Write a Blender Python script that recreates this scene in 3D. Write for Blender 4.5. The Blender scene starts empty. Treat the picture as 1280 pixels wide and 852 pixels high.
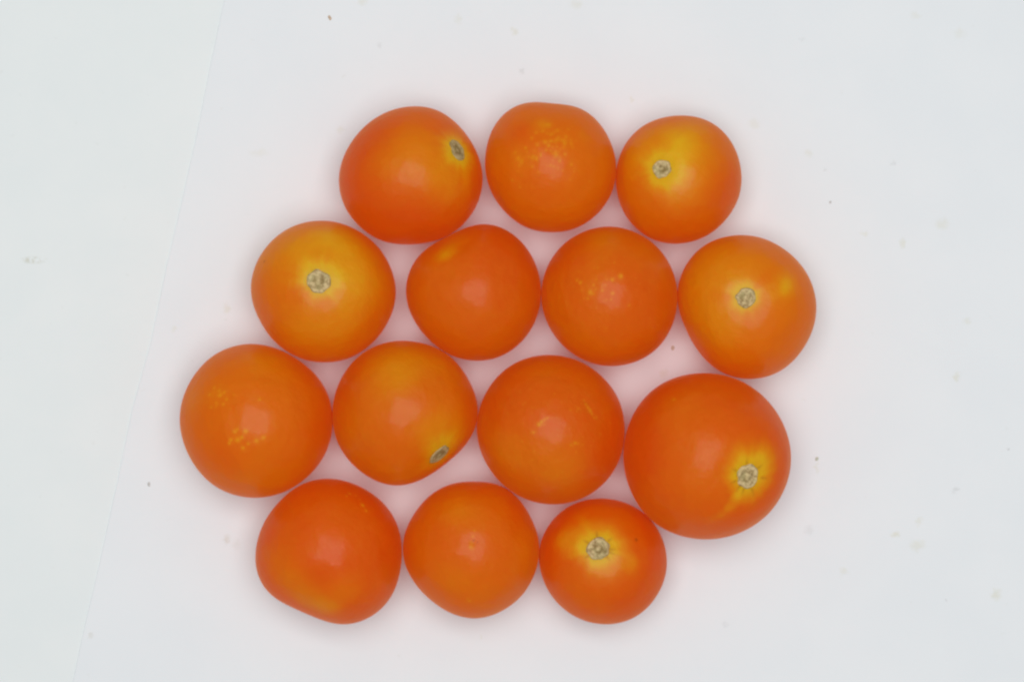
import bpy, math
import numpy as np

# ------------------------------------------------------------------ camera, world, lights
SC = bpy.context.scene
CAM_H = 0.55            # lens height above the paper, metres
FRAME_W = 0.2308        # width of paper in view
FPX = 1280 * CAM_H / FRAME_W   # focal length in photo pixels

cam_data = bpy.data.cameras.new('camera')
cam_data.sensor_width = 36.0
cam_data.lens = 36.0 * CAM_H / FRAME_W
cam_data.clip_start = 0.01
cam_data.clip_end = 20.0
cam = bpy.data.objects.new('camera', cam_data)
cam.location = (0, 0, CAM_H)
SC.collection.objects.link(cam)
SC.camera = cam

world = bpy.data.worlds.new('World')
SC.world = world
world.use_nodes = True
bg = world.node_tree.nodes['Background']
bg.inputs[0].default_value = (0.93, 0.97, 1.0, 1)
bg.inputs[1].default_value = 0.30

def area(name, loc, target, sx, sy, power, col):
    l = bpy.data.lights.new(name, 'AREA')
    l.shape = 'RECTANGLE'; l.size = sx; l.size_y = sy
    l.energy = power; l.color = col
    o = bpy.data.objects.new(name, l)
    o.location = loc
    from mathutils import Vector
    d = Vector(target) - Vector(loc)
    o.rotation_euler = d.to_track_quat('-Z', 'Y').to_euler()
    SC.collection.objects.link(o)
    return o
area('ceiling_softbox', (0.01, 0.04, 0.92), (0, 0, 0), 0.62, 0.56, 6.25, (1.0, 0.985, 0.97))
area('strip_lamp', (0.02, -0.19, 0.62), (0, 0, 0), 0.06, 0.014, 0.07, (1.0, 0.98, 0.95))

vs = SC.view_settings
vs.view_transform = 'Standard'; vs.look = 'None'
vs.exposure = 0.0; vs.gamma = 1.0; vs.use_curve_mapping = False
SC.cycles.filter_width = 2.4
SC.cycles.max_bounces = 10
SC.cycles.diffuse_bounces = 8
SC.cycles.transmission_bounces = 8

# ------------------------------------------------------------------ helpers
def world_xy(px, py, z=0.0):
    s = (CAM_H - z) / FPX
    return ((px - 640.0) * s, -(py - 426.0) * s)

def link(o, parent=None):
    SC.collection.objects.link(o)
    if parent is not None: o.parent = parent
    return o

def mesh_obj(name, verts, faces, mat, parent=None, smooth=True):
    me = bpy.data.meshes.new(name)
    me.from_pydata([tuple(v) for v in verts], [], [tuple(int(i) for i in f) for f in faces])
    me.update()
    if smooth:
        me.polygons.foreach_set('use_smooth', [True] * len(me.polygons))
    me.materials.append(mat)
    return link(bpy.data.objects.new(name, me), parent)

def tag(o, label, cat, group=None):
    o['label'] = label; o['category'] = cat
    if group: o['group'] = group

class NT:
    """small node builder"""
    def __init__(self, name):
        self.m = bpy.data.materials.new(name); self.m.use_nodes = True
        self.t = self.m.node_tree
        self.p = self.t.nodes['Principled BSDF']
    def n(self, typ, **kw):
        nd = self.t.nodes.new(typ)
        for k, v in kw.items(): setattr(nd, k, v)
        return nd
    def put(self, sock, v):
        if isinstance(v, bpy.types.NodeSocket): self.t.links.new(v, sock)
        else: sock.default_value = v
    def math(self, op, a, b=None, clamp=False):
        nd = self.n('ShaderNodeMath', operation=op, use_clamp=clamp)
        self.put(nd.inputs[0], a)
        if b is not None: self.put(nd.inputs[1], b)
        return nd.outputs[0]
    def vmath(self, op, a, b):
        nd = self.n('ShaderNodeVectorMath', operation=op)
        self.put(nd.inputs[0], a)
        if b is not None: self.put(nd.inputs[1], b)
        return nd.outputs['Value'] if op in ('LENGTH', 'DISTANCE', 'DOT_PRODUCT') else nd.outputs[0]
    def mix(self, f, a, b):
        nd = self.n('ShaderNodeMix', data_type='RGBA')
        self.put(nd.inputs[0], f); self.put(nd.inputs[6], a); self.put(nd.inputs[7], b)
        return nd.outputs[2]
    def rng(self, v, a, b, c, d, smooth=True):
        nd = self.n('ShaderNodeMapRange', interpolation_type='SMOOTHSTEP' if smooth else 'LINEAR')
        for i, x in enumerate((v, a, b, c, d)): self.put(nd.inputs[i], x)
        return nd.outputs[0]
    def noise(self, vec, scale, detail=3.0, rough=0.55):
        nd = self.n('ShaderNodeTexNoise')
        self.put(nd.inputs['Vector'], vec); nd.inputs['Scale'].default_value = scale
        nd.inputs['Detail'].default_value = detail; nd.inputs['Roughness'].default_value = rough
        return nd.outputs[0]
    def attr(self, name):
        nd = self.n('ShaderNodeAttribute', attribute_name=name)
        return nd.outputs['Fac']
    def bump(self, h, strength, dist):
        nd = self.n('ShaderNodeBump'); nd.inputs['Strength'].default_value = strength
        nd.inputs['Distance'].default_value = dist
        self.put(nd.inputs['Height'], h)
        self.put(self.p.inputs['Normal'], nd.outputs[0])

# ------------------------------------------------------------------ the setting: table top and the sheet of white paper
def table_material():
    t = NT('white_tabletop'); co = t.n('ShaderNodeNewGeometry').outputs['Position']
    f = t.rng(t.noise(co, 60, 4), 0.3, 0.7, 0, 1)
    col = t.mix(f, (0.765, 0.812, 0.815, 1), (0.785, 0.825, 0.825, 1))
    g = t.rng(t.noise(co, 420, 2), 0.68, 0.80, 0, 0.16)
    col = t.mix(g, col, (0.60, 0.62, 0.58, 1))
    d = t.vmath('MULTIPLY', t.vmath('SUBTRACT', co, (*world_xy(42, 325), 0)), (260, 900, 0))
    col = t.mix(t.math('MULTIPLY', t.rng(t.vmath('LENGTH', d, None), 0.15, 1.0, 0.75, 0), t.rng(t.noise(co, 900, 3), .35, .6, 0, 1)), col, (0.55, 0.55, 0.45, 1))
    t.put(t.p.inputs['Base Color'], col)
    t.p.inputs['Roughness'].default_value = 0.55
    t.p.inputs['Specular IOR Level'].default_value = 0.25
    t.bump(t.noise(co, 700, 3), 0.05, 0.0003)
    return t.m

# stains on the paper: photo position, half-size x / y in pixels, strength, colour
YEL = (0.62, 0.60, 0.40, 1); GRY = (0.45, 0.46, 0.46, 1); BRN = (0.54, 0.50, 0.40, 1)
STAINS = [
    (1178, 280, 11, 9, .30, YEL), (1128, 304, 5, 8, .38, YEL), (1196, 471, 6, 7, .45, YEL),
    (1119, 668, 6, 5, .50, YEL), (1147, 681, 12, 9, .35, YEL), (1149, 651, 5, 7, .30, YEL),
    (1245, 743, 8, 10, .45, YEL), (1055, 713, 7, 6, .28, YEL), (1209, 402, 7, 5, .25, YEL),
    (1195, 612, 6, 4, .38, GRY), (1011, 662, 7, 7, .22, GRY), (1021, 583, 4, 10, .30, YEL),
    (1183, 750, 3, 3, .50, GRY), (1260, 560, 2.5, 2.5, .65, GRY), (906, 780, 5, 5, .22, GRY),
    (943, 155, 9, 8, .24, YEL), (1011, 192, 7, 6, .26, YEL), (1117, 204, 4, 4, .35, GRY),
    (1032, 211, 3, 3, .30, GRY), (1081, 292, 6, 4, .32, YEL),
    (283, 674, 6, 7, .50, BRN), (296, 680, 7, 8, .22, BRN), (283, 386, 6, 9, .35, YEL),
    (217, 411, 4, 6, .28, YEL), (323, 191, 16, 6, .18, YEL), (426, 163, 6, 6, .28, YEL),
    (453, 2, 8, 7, .30, YEL), (573, 24, 6, 7, .26, YEL), (644, 40, 7, 6, .40, YEL),
    (721, 5, 11, 8, .26, YEL), (652, 89, 4, 4, .35, GRY), (474, 57, 4, 4, .25, GRY),
    (114, 793, 5, 4, .35, BRN), (830, 466, 7, 6, .30, YEL), (790, 124, 4, 5, .30, YEL), (601, 797, 3, 4, .3, YEL),
    (1002, 50, 5, 5, .2, GRY), (1145, 20, 9, 6, .2, YEL), (1200, 42, 10, 8, .18, YEL),
]
def paper_material():
    t = NT('white_paper'); co = t.n('ShaderNodeNewGeometry').outputs['Position']
    f = t.rng(t.noise(co, 45, 5), 0.3, 0.7, 0, 1)
    col = t.mix(f, (0.774, 0.810, 0.834, 1), (0.794, 0.824, 0.844, 1))
    g = t.rng(t.noise(co, 330, 2), 0.70, 0.82, 0, 0.22)
    col = t.mix(g, col, (0.62, 0.62, 0.56, 1))
    wob = t.n('ShaderNodeTexNoise'); t.put(wob.inputs['Vector'], co); wob.inputs['Scale'].default_value = 900
    wv = t.vmath('MULTIPLY', t.vmath('SUBTRACT', wob.outputs['Color'], (0.5, 0.5, 0.5)), (0.0022, 0.0022, 0))
    cw = t.vmath('ADD', t.vmath('MULTIPLY', co, (1, 1, 0)), wv)
    for px, py, hx, hy, s, c in STAINS:
        x, y = world_xy(px, py); k = FPX / CAM_H
        d = t.vmath('MULTIPLY', t.vmath('SUBTRACT', cw, (x, y, 0)), (k / hx, k / hy, 0))
        m = t.rng(t.vmath('LENGTH', d, None), 0.1, 1.15, s * 0.75, 0)
        col = t.mix(m, col, c)
    t.put(t.p.inputs['Base Color'], col)
    t.p.inputs['Roughness'].default_value = 0.6
    t.p.inputs['Specular IOR Level'].default_value = 0.2
    h = t.math('ADD', t.noise(co, 1400, 3), t.math('MULTIPLY', t.noise(co, 25, 2), 6.0))
    t.bump(h, 0.08, 0.0003)
    return t.m

def build_setting():
    s = 0.6; z = -0.0002
    n = 12
    vs_ = [(-s + 2 * s * i / n, -s + 2 * s * j / n, z) for j in range(n + 1) for i in range(n + 1)]
    fs = [(j * (n + 1) + i, j * (n + 1) + i + 1, (j + 1) * (n + 1) + i + 1, (j + 1) * (n + 1) + i) for j in range(n) for i in range(n)]
    o = mesh_obj('tabletop', vs_, fs, table_material(), smooth=False)
    o['kind'] = 'structure'; o['label'] = 'white table surface showing left of the paper edge'
    # sheet of paper: slightly curved left edge traced along its real run, 0.5 mm thick with a softened edge
    edge = [(345, -330), (312, -160), (280, 0), (262, 86), (247, 162), (227, 252), (209, 328), (188, 429), (165, 511),
            (145, 608), (124, 704), (106, 780), (91, 851), (52, 1020), (15, 1180)]
    e = np.array([world_xy(*p) for p in edge])
    cols = [(0.0, -0.0002), (0.00005, -0.00006), (0.00014, 0.0), (0.004, 0.0), (0.02, 0.0)]
    verts = []; faces = []
    nr = len(e); nc = len(cols) + 1
    for (x, y) in e:
        for dx, zz in cols: verts.append((x + dx, y, zz))
        verts.append((0.36, y, 0.0))
    for r in range(nr - 1):
        for c in range(nc - 1):
            a = r * nc + c
            faces.append((a, a + nc, a + nc + 1, a + 1))
    # underside so that the sheet is a solid thing
    b = len(verts)
    for (x, y) in e: verts += [(x, y, -0.00018), (0.36, y, -0.00018)]
    for r in range(nr - 1):
        faces.append((b + 2 * r, b + 2 * r + 1, b + 2 * r + 3, b + 2 * r + 2))
        faces.append((r * nc + nc - 1, (r + 1) * nc + nc - 1, b + 2 * r + 3, b + 2 * r + 1))
    p = mesh_obj('paper_sheet', verts, faces, paper_material(), smooth=False)
    tag(p, 'white sheet of paper with faint stains lying under all the tomatoes', 'paper')
build_setting()

# ------------------------------------------------------------------ tomatoes
# outline: crop origin, crop scale, outline points in crop pixels (clockwise from the top)
T = []
def tomato(**k): T.append(k)

tomato(o=(410, 120), s=4.262, c=.95, red=.35, yel=.30,
  pts=[(460,65),(560,75),(640,115),(710,180),(770,260),(810,350),(828,430),(815,540),(775,630),(715,700),(640,755),(540,785),(420,797),(330,790),(265,770),(200,725),(140,670),(95,600),(70,530),(62,450),(75,370),(110,290),(170,205),(240,140),(320,95),(390,73)],
  squash=.8, scar=(573.5,186.5,15), halo=(22,1.0), dimple=.035, look=1,
  ylw=[(520,180,30,.35),(480,205,28,.25),(560,225,30,.45),(585,160,22,.25)], rd=[(470,285,45,.55),(520,300,40,.45),(470,165,35,.18)],
  label='tomato with narrow stem scar near its upper right edge, left end of top row')
tomato(o=(590, 110), s=4.484, c=.94, red=.10, yel=.28,
  pts=[(370,82),(440,92),(520,97),(590,108),(660,145),(720,205),(770,290),(800,370),(810,440),(803,530),(770,620),(720,690),(650,750),(560,795),(460,807),(360,800),(280,770),(210,715),(150,650),(105,570),(80,490),(75,420),(85,330),(110,245),(150,180),(205,125),(265,95),(315,82)],
  ylw=[(680,155,14,.6),(730,172,14,.4),(655,200,14,.25)], rd=[(650,165,18,.35),(690,190,25,.25),(760,240,25,.3)],
  clus=[(690,175,11,30,2.0),(705,180,8,14,1.9),(660,203,9,18,2.0),(695,205,14,14,1.4),(720,222,14,6,1.2),(645,225,12,5,1.0)],
  label='tomato with a cluster of yellow flecks on its top, middle of the top row')
tomato(o=(755, 130), s=4.484, c=.93, red=-.15, yel=.85,
  pts=[(420,67),(520,75),(600,105),(670,160),(720,230),(755,320),(768,420),(755,520),(715,600),(650,680),(570,740),(490,770),(400,783),(320,775),(250,748),(190,705),(130,640),(90,560),(68,470),(66,390),(80,310),(115,230),(165,165),(230,115),(320,80)],
  scar=(826.5,210.5,12.3), halo=(24,.9), dimple=.05, look=2,
  ylw=[(850,185,26,.75),(840,225,26,.5),(800,195,30,.4),(835,165,24,.4)], rd=[(905,235,38,.35),(850,290,38,.4)],
  label='small yellow orange tomato with a round pale stem scar, right end of top row')
tomato(o=(300, 265), s=4.262, c=.93, red=-.08, yel=.95,
  pts=[(420,47),(510,53),(600,85),(680,135),(740,190),(790,270),(820,350),(832,430),(815,520),(780,600),(730,670),(670,725),(600,770),(530,793),(450,800),(370,793),(300,768),(240,735),(185,690),(135,625),(100,560),(70,490),(58,420),(68,330),(105,240),(160,165),(230,105),(320,62)],
  scar=(398,351,15.5), halo=(24,1.0), dimple=.05, look=3, dark=[(331,327,1.8)],
  ylw=[(415,300,32,.75),(440,350,34,.55),(425,395,28,.45),(380,400,30,.25),(370,310,30,.3)], rd=[(325,360,28,.30),(470,400,35,.45),(340,410,25,.28)],
  label='yellowish tomato with a central grey brown stem scar, left end of second row')
tomato(o=(495, 265), s=4.369, c=.94, red=.52, yel=.08,
  pts=[(480,55),(560,70),(630,110),(690,165),(740,240),(775,330),(787,430),(775,530),(740,620),(690,690),(620,750),(540,790),(450,803),(370,797),(290,770),(215,720),(150,660),(100,590),(62,510),(48,430),(60,340),(90,270),(140,210),(210,163),(290,122),(350,92),(410,66)],
  ylw=[(558,319,10,.75),(566,302,14,.28),(540,330,26,.15)], rd=[],
  label='plain red orange tomato with one small yellow blotch, second from left in second row')
tomato(o=(665, 275), s=4.369, c=.95, red=.55, yel=.10, grain=1.0,
  pts=[(420,35),(510,48),(590,80),(660,125),(720,190),(765,270),(792,370),(793,460),(775,550),(740,630),(680,705),(610,755),(520,787),(430,797),(340,785),(260,750),(185,700),(125,630),(80,550),(55,460),(53,370),(75,280),(115,200),(175,130),(250,80),(330,48)],
  ylw=[(755,297,24,.35),(740,360,20,.2)], rd=[(825,360,25,.2)],
  fl=[(776,345,2.8),(765.5,349.5,1.9),(766,366.5,2.2),(725.5,353,1.8),(721,350,1.3),(738,365,2.4),(742,356,1.3),(753,363,1.6),(768,328,1.1),(764,374,1.5),(735,373,1.2),(759,349,1.1),(745,349,1.2)],
  clus=[(750,360,20,26,.9)],
  label='red orange tomato with scattered tiny yellow dots, third from left in second row')
tomato(o=(835, 285), s=4.26, c=.93, red=-.12, yel=1.0,
  pts=[(390,38),(480,48),(570,85),(650,140),(715,210),(760,290),(785,390),(783,480),(755,570),(710,650),(650,720),(570,775),(480,800),(400,802),(330,787),(270,760),(200,700),(140,620),(95,530),(60,440),(48,350),(65,260),(105,180),(160,115),(230,70),(310,45)],
  scar=(932,371,13), halo=(21,.9), dimple=.06, look=4,
  ylw=[(983,355,12,.6),(978,365,10,.5),(965,370,10,.3),(900,400,25,.25),(915,340,25,.2)], rd=[(870,440,45,.45),(940,465,40,.4),(920,300,30,.2)],
  label='tomato with small central stem scar and yellow side smear, right end of second row')
tomato(o=(215, 420), s=4.057, c=.94, red=.16, yel=.30,
  pts=[(400,38),(490,50),(570,80),(650,130),(720,185),(775,260),(808,350),(815,440),(800,540),(760,630),(700,700),(640,750),(570,790),(490,812),(400,818),(310,800),(230,765),(160,705),(105,630),(65,540),(43,440),(50,350),(80,260),(130,180),(200,105),(290,58)],
  ylw=[(325,450,30,.3),(240,500,20,.3),(275,490,18,.2),(320,600,30,.2)], rd=[(400,540,35,.5),(280,570,30,.2),(385,470,30,.3)],
  fl=[(307,538.5,2.8),(294,539,2.2),(297,549.5,3.4),(302,546.5,2.2),(289,549,2.2),(310,554.5,1.9),(320.5,550.5,2.6),(329,546.5,2.4),(303.5,559.5,2.3),(287,553.5,1.8),(297,536,1.5),
      (267.5,484,1.9),(275,493.5,2.4),(283,498.5,2.4),(262,493,1.8),(280,489.5,1.8),(279,505,1.8),(324,500,2.2),(270,503,1.4),(292,493,1.2),(264,509,1.2),(274,487,1.3)],
  clus=[(275,496,10,12,1.0),(245,497,9,8,1.0)],
  label='tomato with yellow dots in two clusters, left end of third row')
tomato(o=(405, 415), s=4.156, c=.95, red=.0, yel=.5,
  pts=[(420,45),(510,58),(590,85),(660,130),(720,200),(765,280),(795,360),(797,450),(770,530),(720,600),(660,655),(590,710),(520,755),(450,785),(380,797),(310,787),(240,755),(175,710),(110,640),(65,560),(45,460),(48,370),(75,270),(120,190),(180,125),(250,80),(330,52)],
  squash=.8, scar=(549.5,568.5,16), halo=(25,.6), dimple=.03, look=5,
  ylw=[(500,462,28,.45),(545,535,26,.35),(540,555,16,.4),(572,548,14,.3)], rd=[(430,490,35,.3),(470,595,40,.35),(590,500,30,.3),(460,440,25,.2)],
  label='orange tomato with a narrow stem scar at its lower right edge, second in third row')
tomato(o=(585, 435), s=4.156, c=.94, red=.38, yel=.12, grain=1.2,
  pts=[(430,35),(520,48),(600,78),(670,125),(730,185),(780,260),(808,360),(812,450),(795,550),(755,640),(690,715),(620,765),(540,797),(450,810),(370,803),(290,780),(210,730),(140,665),(90,590),(55,500),(43,410),(60,310),(95,225),(150,150),(220,90),(320,47)],
  ylw=[(680,465,25,.2),(700,590,34,.3),(630,560,30,.25)], rd=[(770,560,40,.45)],
  fl=[(677,526.5,2.2),(680.5,524,2.2),(684,522,1.6),(667,540,1.6),(674,530,2.5),
      (730,500,1.2),(732.5,505,1.5),(735,509,1.8),(738,513,2.2),(740,517,1.6),(743,522,1.3),(746,521,1.1),(722.5,510.5,1.3),(719,553.5,2.2),(714,556,1.4),(723,554,1.2)],
  clus=[(690,530,45,46,.7)],
  label='tomato with fine yellow scratch marks near the centre, third from left in third row')
tomato(o=(770, 460), s=3.704, c=.94, red=.60, yel=.12,
  pts=[(420,23),(510,35),(600,70),(670,120),(730,185),(775,265),(803,350),(808,420),(795,510),(760,590),(715,660),(650,715),(570,760),(490,783),(410,790),(330,782),(260,760),(190,725),(130,670),(80,590),(45,500),(35,410),(45,310),(75,225),(125,145),(190,85),(270,45),(340,28)],
  scar=(937,596,16), halo=(27,1.0), dimple=.045, look=6, rays=[(200,14),(155,13),(250,16),(95,12),(40,13),(-5,14),(-75,17),(-130,16)],
  ylw=[(921,622,7,.5),(911,634,6,.5),(901,643,5,.35),(890,648,5,.2),(962,575,14,.35),(915,580,20,.35),(940,560,18,.25),(850,505,25,.15)], rd=[(800,570,45,.3),(830,490,30,.25)], dark=[],
  fl=[(842,498.5,1.6)],
  label='largest tomato, with a big pale stem scar and yellow halo, right end of third row')
tomato(o=(310, 590), s=4.26, c=.93, red=.75, yel=.06,
  pts=[(440,33),(520,48),(600,80),(680,130),(740,185),(785,260),(812,340),(818,430),(805,540),(780,630),(740,695),(680,750),(600,793),(520,808),(450,800),(380,773),(310,745),(230,707),(150,670),(95,620),(55,550),(40,460),(50,370),(80,280),(130,200),(200,125),(280,65),(360,40)],
  ylw=[(412,758,15,.30),(365,715,36,.16),(345,725,36,.12),(430,740,34,.32),(385,750,24,.25),(330,690,22,.2)], rd=[(490,660,45,.5),(470,620,30,.3)],
  fl=[(437,617,2),(444.5,619.5,1.6),(453,631.5,2),(457,638.5,1.7),(433,620,1.2),(449,624,1.2)],
  label='red orange tomato flattened along its lower left side, left end of bottom row')
tomato(o=(495, 590), s=4.369, c=.94, red=.08, yel=.34,
  pts=[(420,55),(500,55),(570,70),(640,115),(700,185),(745,270),(780,360),(783,430),(770,520),(735,600),(690,670),(610,735),(530,777),(440,797),(360,787),(280,755),(200,700),(130,635),(75,555),(42,480),(38,400),(55,310),(100,230),(150,160),(215,105),(300,65),(360,52)],
  ylw=[(580,730,32,.22),(555,720,30,.18),(570,640,25,.35),(590,684,4,.5),(589,678,3,.4)], rd=[(650,640,30,.5),(510,690,24,.4),(600,608,20,.25)],
  fl=[(587,751,1.8),(585,748,1.2),(588,683,1.6),(591,670,1.4),(593,663,1.2)], dark=[(592,675,1.1),(597,677,.8)], pit=(591,676),
  label='dull orange tomato tapering to a blunt lower end, middle of bottom row')
tomato(o=(665, 615), s=4.733, c=.92, red=.68, yel=.10,
  pts=[(400,37),(490,45),(570,70),(650,115),(710,170),(760,250),(790,340),(797,420),(780,520),(735,610),(670,690),(590,745),(500,772),(430,777),(340,765),(260,735),(180,680),(115,610),(65,510),(42,420),(45,320),(80,225),(130,155),(200,95),(290,55)],
  scar=(747.5,684.5,15), halo=(29,1.05), dimple=.05, look=7, rays=[(150,12),(35,10),(-20,12),(-45,10),(215,11),(95,11),(-5,12)],
  ylw=[(725,681,12,.6),(703,675,8,.45),(765,675,18,.5),(745,705,20,.5),(790,705,9,.35)], rd=[(700,640,30,.3),(820,670,25,.35),(690,700,30,.2)],
  dark=[(795,674.5,1.9)],
  label='small red tomato with bright yellow halo round its stem scar, ending the bottom row')

def contour(t, n=720):
    """periodic smooth radius function about the centroid, in photo pixels"""
    p = np.array(t['pts'], float) / t['s'] + np.array(t['o'], float)
    x, y = p[:, 0], p[:, 1]; x2, y2 = np.roll(x, -1), np.roll(y, -1)
    a = x * y2 - x2 * y; A = a.sum() / 2
    c = np.array([((x + x2) * a).sum(), ((y + y2) * a).sum()]) / (6 * A)
    d = p - c; th = np.arctan2(-d[:, 1], d[:, 0]); r = np.hypot(d[:, 0], d[:, 1])
    o = np.argsort(th); th, r = th[o], r[o]
    g = np.linspace(-np.pi, np.pi, n, endpoint=False)
    R = np.interp(g, np.r_[th - 2 * np.pi, th, th + 2 * np.pi], np.r_[r, r, r])
    F = np.fft.rfft(R); k = np.arange(len(F)); F *= np.exp(-(k / 11.0) ** 2)
    return c, np.fft.irfft(F, n)

def cube_sphere(n):
    u = np.tan(np.linspace(-np.pi / 4, np.pi / 4, n + 1))
    a, b = np.meshgrid(u, u, indexing='ij'); one = np.ones_like(a)
    sides = [(a, b, one), (b, a, -one), (one, a, b), (-one, b, a), (b, one, a), (a, -one, b)]
    V = np.concatenate([np.stack(s, -1).reshape(-1, 3) for s in sides])
    idx = np.arange((n + 1) ** 2).reshape(n + 1, n + 1)
    q = np.stack([idx[:-1, :-1], idx[1:, :-1], idx[1:, 1:], idx[:-1, 1:]], -1).reshape(-1, 4)
    Fq = np.concatenate([q + k * (n + 1) ** 2 for k in range(6)])
    V /= np.linalg.norm(V, axis=1)[:, None]
    key = np.round(V * 1e6).astype(np.int64)
    _, first, inv = np.unique(key, axis=0, return_index=True, return_inverse=True)
    return V[first], inv.reshape(-1)[Fq]

def soft_noise(D, seed, freq, n=9):
    rs = np.random.RandomState(seed)
    k = rs.normal(size=(n, 3)); k *= (freq * rs.uniform(.6, 1.4, n) / np.linalg.norm(k, axis=1))[:, None]
    return np.sin(D @ k.T + rs.uniform(0, 6.28, n)).sum(1) / np.sqrt(n)

def prepare(i, t):
    c, R = contour(t)
    t['cpx'] = c; t['Rpx'] = R; t['Rm'] = R.mean(); t['seed'] = 11 + 7 * i
    rm = t['Rm'] / FPX * (CAM_H - .016); hz = rm * t['c']
    t['k'] = (CAM_H - hz) / FPX; t['R'] = R * t['k']; t['rm'] = t['Rm'] * t['k']; t['hz'] = t['rm'] * t['c']
    t['xy'] = np.array(world_xy(c[0], c[1], t['hz']))

def direction(t, px, py):
    key = (px, py, t['xy'][0], t['xy'][1])
    if key in t.setdefault('dircache', {}): return t['dircache'][key]
    n = len(t['R']); grid = np.linspace(-np.pi, np.pi, n, endpoint=False)
    z = 0.0
    for _ in range(6):                 # the seen point stands above the middle, nearer to the lens
        w = np.array(world_xy(px, py, t['hz'] + z)) - t['xy']
        q = w / np.interp(math.atan2(w[1], w[0]), grid, t['R']); l = np.hypot(*q)
        if l > .97: q *= .97 / l
        v = np.array([q[0], q[1], math.sqrt(max(0, 1 - q @ q))])
        z = v[2] * t['rm'] * t['c']
    v /= np.linalg.norm(v); t['dircache'][key] = v
    return v

def surface(t, D):
    """local position of the skin for unit directions D (origin at the middle of the fruit)"""
    th = np.arctan2(D[:, 1], D[:, 0]); n = len(t['R'])
    rs = np.interp(th, np.linspace(-np.pi, np.pi, n + 1), np.r_[t['R'], t['R'][0]])
    ce = np.hypot(D[:, 0], D[:, 1]); w = ce ** 1.6
    r = t['rm'] * (1 - w) + rs * w
    f = 1 + .006 * soft_noise(D, t['seed'], 2.4) * (1 - ce ** 6) + .0028 * soft_noise(D, t['seed'] + 1, 7) * (1 - ce ** 8)
    if 'scar' in t:
        a = direction(t, *t['scar'][:2]); ang = np.arccos(np.clip(D @ a, -1, 1)); s = t['scar'][2] / t['Rm']
        lim = 1 - np.clip(ce - .9, 0, .1) * 6
        f += (-t['dimple'] * np.exp(-(ang / (s * 1.9)) ** 2) + .3 * t['dimple'] * np.exp(-((ang - s * 4.2) / (s * 1.9)) ** 2)) * lim
    if 'pit' in t:
        a = direction(t, *t['pit']); ang = np.arccos(np.clip(D @ a, -1, 1))
        f -= .02 * np.exp(-(ang / .09) ** 2)
    P = D * r[:, None] * f[:, None]
    P[:, 2] *= t['c']
    return P

for i, t in enumerate(T): prepare(i, t)

# settle the fruit so that neighbours touch and none cuts into another
SD, _ = cube_sphere(22)
def settle():
    S = [surface(t, SD) for t in T]
    zb = [-s[:, 2].min() for s in S]
    for it in range(40):
        worst = 0
        for a in range(len(T)):
            for b in range(a + 1, len(T)):
                dv = np.r_[T[b]['xy'] - T[a]['xy'], zb[b] - zb[a]]
                if np.hypot(*dv[:2]) > (T[a]['rm'] + T[b]['rm']) * 1.12: continue
                Q = S[a] - dv
                near = np.linalg.norm(Q, axis=1) < T[b]['rm'] * 1.15
                if not near.any(): continue
                q = Q[near]; qs = q.copy(); qs[:, 2] /= T[b]['c']
                ln = np.linalg.norm(qs, axis=1)
                su = np.linalg.norm(surface(T[b], qs / ln[:, None]), axis=1)
                pen = (su - np.linalg.norm(q, axis=1)).max()
                if pen > 0:
                    worst = max(worst, pen)
                    u = dv[:2] / np.hypot(*dv[:2]); m = u * (pen * .55 + 2e-6)
                    T[a]['xy'] = T[a]['xy'] - m; T[b]['xy'] = T[b]['xy'] + m
        if worst < 1.5e-5: break
    return zb, it, worst
X0 = [t['xy'].copy() for t in T]
ZB, _it, _w = settle()
print('settle', _it, _w, [round(float(np.hypot(*(t['xy'] - x))) * 5600, 1) for t, x in zip(T, X0)])

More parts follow.
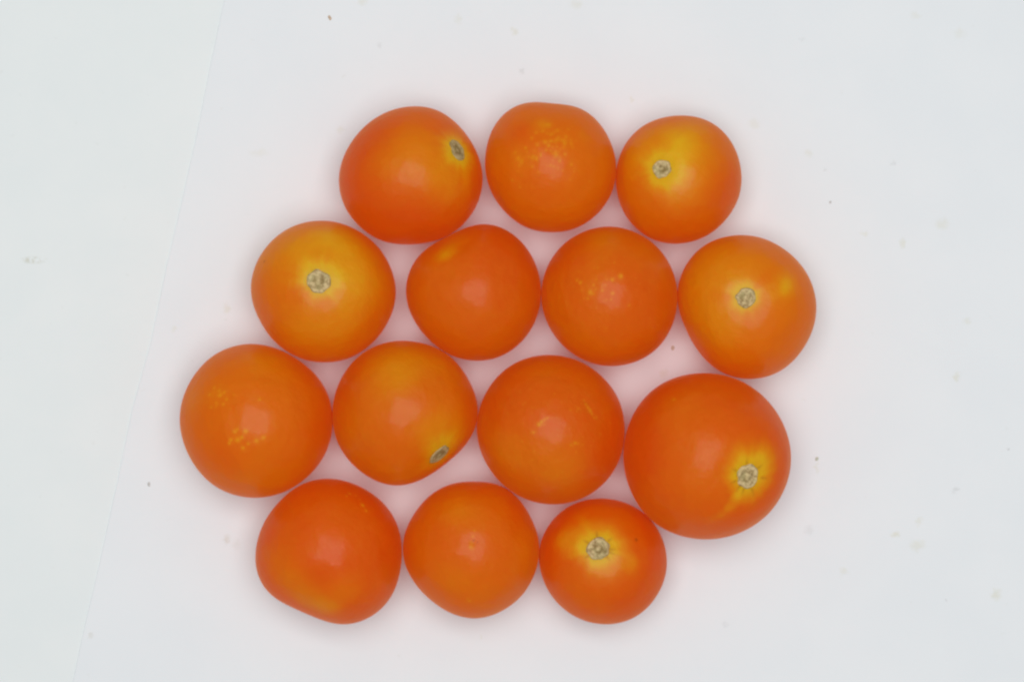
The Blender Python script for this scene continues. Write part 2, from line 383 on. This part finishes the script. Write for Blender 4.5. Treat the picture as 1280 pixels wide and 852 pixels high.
def tomato_material():
    t = NT('tomato_skin')
    co = t.n('ShaderNodeTexCoord').outputs['Object']
    rnd = t.n('ShaderNodeObjectInfo').outputs['Random']
    off = t.vmath('ADD', co, t.n('ShaderNodeObjectInfo').outputs['Location'])
    n1 = t.noise(off, 70, 4); n2 = t.noise(off, 260, 4, .6); n3 = t.noise(off, 1500, 2)
    red = t.math('ADD', t.attr('ripeness'), t.math('MULTIPLY', t.math('SUBTRACT', n1, .5), .85))
    red = t.math('ADD', red, t.math('MULTIPLY', t.math('SUBTRACT', n2, .5), .55), True)
    col = t.mix(red, (0.84, 0.262, 0.0012, 1), (0.81, 0.145, 0.0010, 1))
    yel = t.math('ADD', t.attr('yellow'), t.math('MULTIPLY', t.math('SUBTRACT', n2, .5), .14), True)
    ramp = t.n('ShaderNodeValToRGB'); e = ramp.color_ramp.elements
    e[0].position = 0; e[0].color = (0.82, 0.23, .0012, 1)
    e[1].position = 1; e[1].color = (0.88, 0.70, .014, 1)
    m = e.new(.55); m.color = (0.86, 0.41, .003, 1)
    t.put(ramp.inputs[0], yel)
    col = t.mix(t.rng(yel, 0, .42, 0, 1), col, ramp.outputs[0])
    # pale stippling just under the skin
    vo = t.n('ShaderNodeTexVoronoi'); t.put(vo.inputs['Vector'], off); vo.inputs['Scale'].default_value = 900
    st = t.math('MULTIPLY', t.rng(vo.outputs['Distance'], .10, .34, 1, 0), t.rng(n3, .48, .62, 0, 1))
    st = t.math('MULTIPLY', st, t.math('ADD', t.math('MULTIPLY', t.attr('grain'), .30), .05))
    col = t.mix(st, col, (0.84, 0.44, .02, 1))
    col = t.mix(t.attr('fleck'), col, (0.92, 0.60, .012, 1))
    col = t.mix(t.attr('dark'), col, (0.10, 0.035, .01, 1))
    t.put(t.p.inputs['Base Color'], col)
    t.p.inputs['Roughness'].default_value = 0.46
    t.p.inputs['Coat Weight'].default_value = 0.26
    t.p.inputs['Coat Roughness'].default_value = 0.14
    t.p.inputs['Coat IOR'].default_value = 1.4
    t.p.inputs['IOR'].default_value = 1.42
    t.p.inputs['Specular IOR Level'].default_value = 0.28
    t.p.inputs['Sheen Weight'].default_value = 0.40
    t.p.inputs['Sheen Roughness'].default_value = 0.45
    t.p.inputs['Sheen Tint'].default_value = (1.0, 0.55, 0.08, 1)
    t.p.inputs['Subsurface Weight'].default_value = 0.6
    t.p.inputs['Subsurface Radius'].default_value = (1.0, 0.25, 0.05)
    t.p.inputs['Subsurface Scale'].default_value = 0.004
    h = t.math('ADD', t.math('MULTIPLY', t.noise(off, 150, 3), 1.3), t.math('MULTIPLY', n3, .10))
    t.bump(h, 0.55, 0.0011)
    # ripe flesh lets red light through: part of the light enters, bounces inside and leaves elsewhere
    tr = t.n('ShaderNodeBsdfTranslucent'); tr.inputs['Color'].default_value = (1.0, 0.16, 0.03, 1)
    mx = t.n('ShaderNodeMixShader'); mx.inputs[0].default_value = 0.48
    t.t.links.new(t.p.outputs[0], mx.inputs[1]); t.t.links.new(tr.outputs[0], mx.inputs[2])
    out = [n for n in t.t.nodes if n.type == 'OUTPUT_MATERIAL'][0]
    t.t.links.new(mx.outputs[0], out.inputs['Surface'])
    return t.m
SKIN = tomato_material()

def scar_material():
    t = NT('corky_stem_scar')
    co = t.n('ShaderNodeTexCoord').outputs['Object']
    off = t.vmath('ADD', co, t.n('ShaderNodeObjectInfo').outputs['Location'])
    n1 = t.noise(off, 1100, 5, .7); n2 = t.noise(off, 420, 3)
    col = t.mix(t.rng(n1, .38, .60, 0, 1), (0.28, 0.175, .060, 1), (0.66, 0.50, .25, 1))
    col = t.mix(t.rng(n2, .42, .68, 0, .35), col, (0.42, 0.40, .17, 1))
    col = t.mix(t.attr('pale'), col, (0.66, 0.50, .25, 1))
    col = t.mix(t.attr('shade'), col, (0.22, 0.15, .04, 1))
    t.put(t.p.inputs['Base Color'], col)
    t.p.inputs['Roughness'].default_value = 0.75
    t.bump(n1, 0.7, 0.0004)
    return t.m
SCAR = scar_material()

def set_attr(me, name, arr):
    a = me.attributes.new(name, 'FLOAT', 'POINT'); a.data.foreach_set('value', np.asarray(arr, np.float32))

def fast_mesh(name, V, F, mat):
    me = bpy.data.meshes.new(name)
    me.vertices.add(len(V)); me.vertices.foreach_set('co', V.astype(np.float32).ravel())
    me.loops.add(F.size); me.loops.foreach_set('vertex_index', F.astype(np.int32).ravel())
    me.polygons.add(len(F)); me.polygons.foreach_set('loop_start', (np.arange(len(F)) * F.shape[1]).astype(np.int32))
    me.update(calc_edges=True); me.validate()
    me.polygons.foreach_set('use_smooth', np.ones(len(F), bool))
    me.materials.append(mat)
    return me

HD, HF = cube_sphere(96)
def build_tomato(i, t):
    P = surface(t, HD); base = -P[:, 2].min()
    P = P + np.array([0, 0, base])
    flat = .0002                       # soft fruit: a small flat where it rests
    P[:, 2] = np.where(P[:, 2] < flat, flat * .5 + P[:, 2] * .5, P[:, 2]) - flat * .5
    rp = t['Rm']; seed = t['seed']
    def dist(px, py):                  # distance over the skin in photo pixels
        return np.linalg.norm(HD - direction(t, px, py), axis=1) * rp
    yel = t['yel'] * (.55 + .5 * soft_noise(HD, seed + 2, 2.2)) * .5
    red = t['red'] + .28 * soft_noise(HD, seed + 3, 1.8)
    wob = 1 + .22 * soft_noise(HD, seed + 4, 6)
    for px, py, r, s in t.get('ylw', []):
        g = np.exp(-(dist(px, py) / (r * 1.12) / wob) ** 2)
        yel = yel + s * g * .72; red = red - s * g * .5
    for px, py, r, s in t.get('rd', []):
        g = np.exp(-(dist(px, py) / r) ** 2)
        red = red + s * g; yel = yel * (1 - .8 * s * g)
    if 'scar' in t:
        a = direction(t, *t['scar'][:2]); hr, hs = t['halo']
        d = dist(*t['scar'][:2])
        u = np.cross(a, [0.3, .9, .1]); u /= np.linalg.norm(u); v = np.cross(a, u)
        psi = np.arctan2(HD @ v, HD @ u); rs = np.random.RandomState(seed)
        ray = sum(rs.uniform(.3, 1) / n ** .4 * np.sin(n * psi + rs.uniform(0, 6.3)) for n in (3, 5, 6, 8, 11, 14, 19))
        yel = yel + hs * np.exp(-(d / (hr * 1.05 * (1 + .07 * ray) * (.5 + .5 * wob))) ** 3)
        fade = np.exp(-(d / rp / .75) ** 2) * (1 - np.exp(-(d / 14) ** 2))
        yel = yel + .05 * ray * fade; red = red + .10 * soft_noise(HD, seed + 9, 5)
        red = red + .35 * np.clip((d / rp - .75), 0, 1)
    rs = np.random.RandomState(seed + 5)
    fl = np.zeros(len(HD)); sharp = soft_noise(HD, seed + 6, 30)
    spots = [(x, y, r, .80) for x, y, r in t.get('fl', [])]
    for cx, cy, sg, n, r in t.get('clus', []):
        for _ in range(n):
            spots.append((cx + rs.normal() * sg, cy + rs.normal() * sg, r * rs.uniform(.7, 1.4), rs.uniform(.25, .75)))
    for x, y, r, s in spots:
        fl = np.maximum(fl, s * np.exp(-(dist(x, y) / (r * .95 * (1 + .18 * sharp))) ** 2))
    dk = np.zeros(len(HD))
    for x, y, r in t.get('dark', []):
        dk = np.maximum(dk, .8 * np.exp(-(dist(x, y) / r) ** 2))
    if 'scar' in t:                    # little splits where the sepals sat
        for deg, ln in t.get('rays', []):
            for q in range(6):
                rr = t['scar'][2] * 1.08 + q * (ln * .085)
                x = t['scar'][0] + math.cos(math.radians(deg)) * rr; y = t['scar'][1] - math.sin(math.radians(deg)) * rr
                dk = np.maximum(dk, (.50 - .06 * q) * np.exp(-(dist(x, y) / 1.5) ** 2))
    me = fast_mesh('tomato', P, HF, SKIN)
    set_attr(me, 'yellow', np.clip(yel, 0, 1)); set_attr(me, 'ripeness', np.clip(red, -.4, 1.2))
    set_attr(me, 'fleck', np.clip(fl, 0, 1)); set_attr(me, 'dark', np.clip(dk, 0, 1))
    set_attr(me, 'grain', np.full(len(HD), t.get('grain', .15)))
    o = link(bpy.data.objects.new('tomato', me))
    o.location = (t['xy'][0], t['xy'][1], 0.0)
    tag(o, t['label'], 'tomato', 'tomatoes laid out in four rows')
    if 'scar' in t: build_scar(t, o, base)

def build_scar(t, parent, base):
    """corky disc: uneven rim, ring ridge, little pit and nub in the middle; sits in the skin"""
    a = direction(t, *t['scar'][:2]); s = t['scar'][2] / t['Rm']
    u = np.cross(a, [0, 0, 1.]); u /= np.linalg.norm(u); v = np.cross(a, u)
    sq = t.get('squash', 1.0)
    nr, na = 22, 72; rs = np.random.RandomState(100 + t['look'])
    ph = rs.uniform(0, 6.28, 8); psi = np.arange(na) / na * 2 * np.pi
    edge = 1 + sum(.042 / (n ** .4) * np.sin(n * psi + ph[n - 2]) for n in range(2, 9))
    D = [a]; rad = [0.]; az = [0.]
    for r in range(1, nr + 1):
        f = r / nr
        for j in range(na):
            e = 1 + (edge[j] - 1) * f; an = s * f * e
            D.append(math.cos(an) * a + math.sin(an) * (math.cos(psi[j]) * u + sq * math.sin(psi[j]) * v)); rad.append(f); az.append(psi[j])
    D = np.array(D); D /= np.linalg.norm(D, axis=1)[:, None]; rad = np.array(rad); az = np.array(az)
    P = surface(t, D)
    ns = soft_noise(D, 40 + t['look'], 34); ns2 = soft_noise(D, 60 + t['look'], 75)
    ring = np.exp(-((rad - .80) / .12) ** 2); nub = np.exp(-(rad / .17) ** 2); pit = np.exp(-((rad - .33) / .13) ** 2)
    mm = t['scar'][2] * t['k']
    h = mm * (.11 + .06 * ring + .06 * nub - .05 * pit + .022 * ns * (1 - .5 * nub) + .02 * ns2)
    if t['look'] in (1, 5): h = h * .45
    h *= np.where(rad > .85, np.clip((1 - rad) / .15, 0, 1), 1)
    h -= np.where(rad >= .999, mm * .07, 0)
    P = P + D * h[:, None] + np.array([0, 0, base - .0001])
    F = [(0, 1 + j, 1 + (j + 1) % na) for j in range(na)]
    for r in range(nr - 1):
        b0 = 1 + r * na; b1 = b0 + na
        for j in range(na):
            k = (j + 1) % na
            F.append((b0 + j, b1 + j, b1 + k, b0 + k))
    o = mesh_obj('stem_scar', P, F, SCAR, parent)
    set_attr(o.data, 'pale', np.clip((.50 * ring + .55 * nub) * (.6 + .5 * ns), 0, .9))
    dk = .85 * pit * (.55 + .6 * soft_noise(D, 80 + t['look'], 22)) + .30 * np.clip((rad - .93) / .07, 0, 1) * (.5 + .5 * np.sin(5 * az + ph[0]))
    if t['look'] == 7:
        dk = dk + .9 * np.exp(-(np.linalg.norm(D - direction(t, 757, 689), axis=1) * t['Rm'] / 3.0) ** 2)
    if t['look'] in (1, 5): dk = dk + .40
    set_attr(o.data, 'shade', np.clip(dk, 0, .9))

for i, t in enumerate(T): build_tomato(i, t)

# ------------------------------------------------------------------ crumbs on the paper
def crumb_material(name, c):
    t = NT(name); co = t.n('ShaderNodeTexCoord').outputs['Object']
    col = t.mix(t.rng(t.noise(co, 2500, 3), .35, .65, 0, 1), tuple(x * .75 for x in c[:3]) + (1,), c)
    t.put(t.p.inputs['Base Color'], col); t.p.inputs['Roughness'].default_value = .8
    return t.m
CD, CF = cube_sphere(7)
def crumb(px, py, rx, ry, c, label, seed):
    r = FRAME_W / 1280
    D = CD * (1 + .22 * soft_noise(CD, seed, 3)[:, None])
    P = D * np.array([rx * r, ry * r, .16 * min(rx, ry) * r])
    P[:, 2] -= P[:, 2].min() + 2e-5
    o = mesh_obj('crumb', P, CF, crumb_material('crumb', c))
    x, y = world_xy(px, py); o.location = (x, y, 0)
    tag(o, label, 'crumb', 'specks of dirt on the paper')
crumb(412, 22.5, 2.2, 2.8, (.60, .45, .32, 1), 'tiny brown crumb on the paper at the top left, above the tomatoes', 3)
crumb(841, 434.5, 2.4, 2.8, (.66, .57, .46, 1), 'tiny brown crumb on the pink tinted paper between second and third rows at right', 4)
crumb(186, 605, 1.8, 2.6, (.60, .60, .58, 1), 'tiny grey speck on the paper left of the bottom row', 5)
crumb(1021, 573, 2.2, 2.4, (.60, .61, .50, 1), 'tiny olive speck on the paper just right of the largest tomato', 6)
crumb(1038, 253, 1.6, 1.7, (.66, .66, .65, 1), 'tiny grey speck on the paper above the right end of the second row', 7)
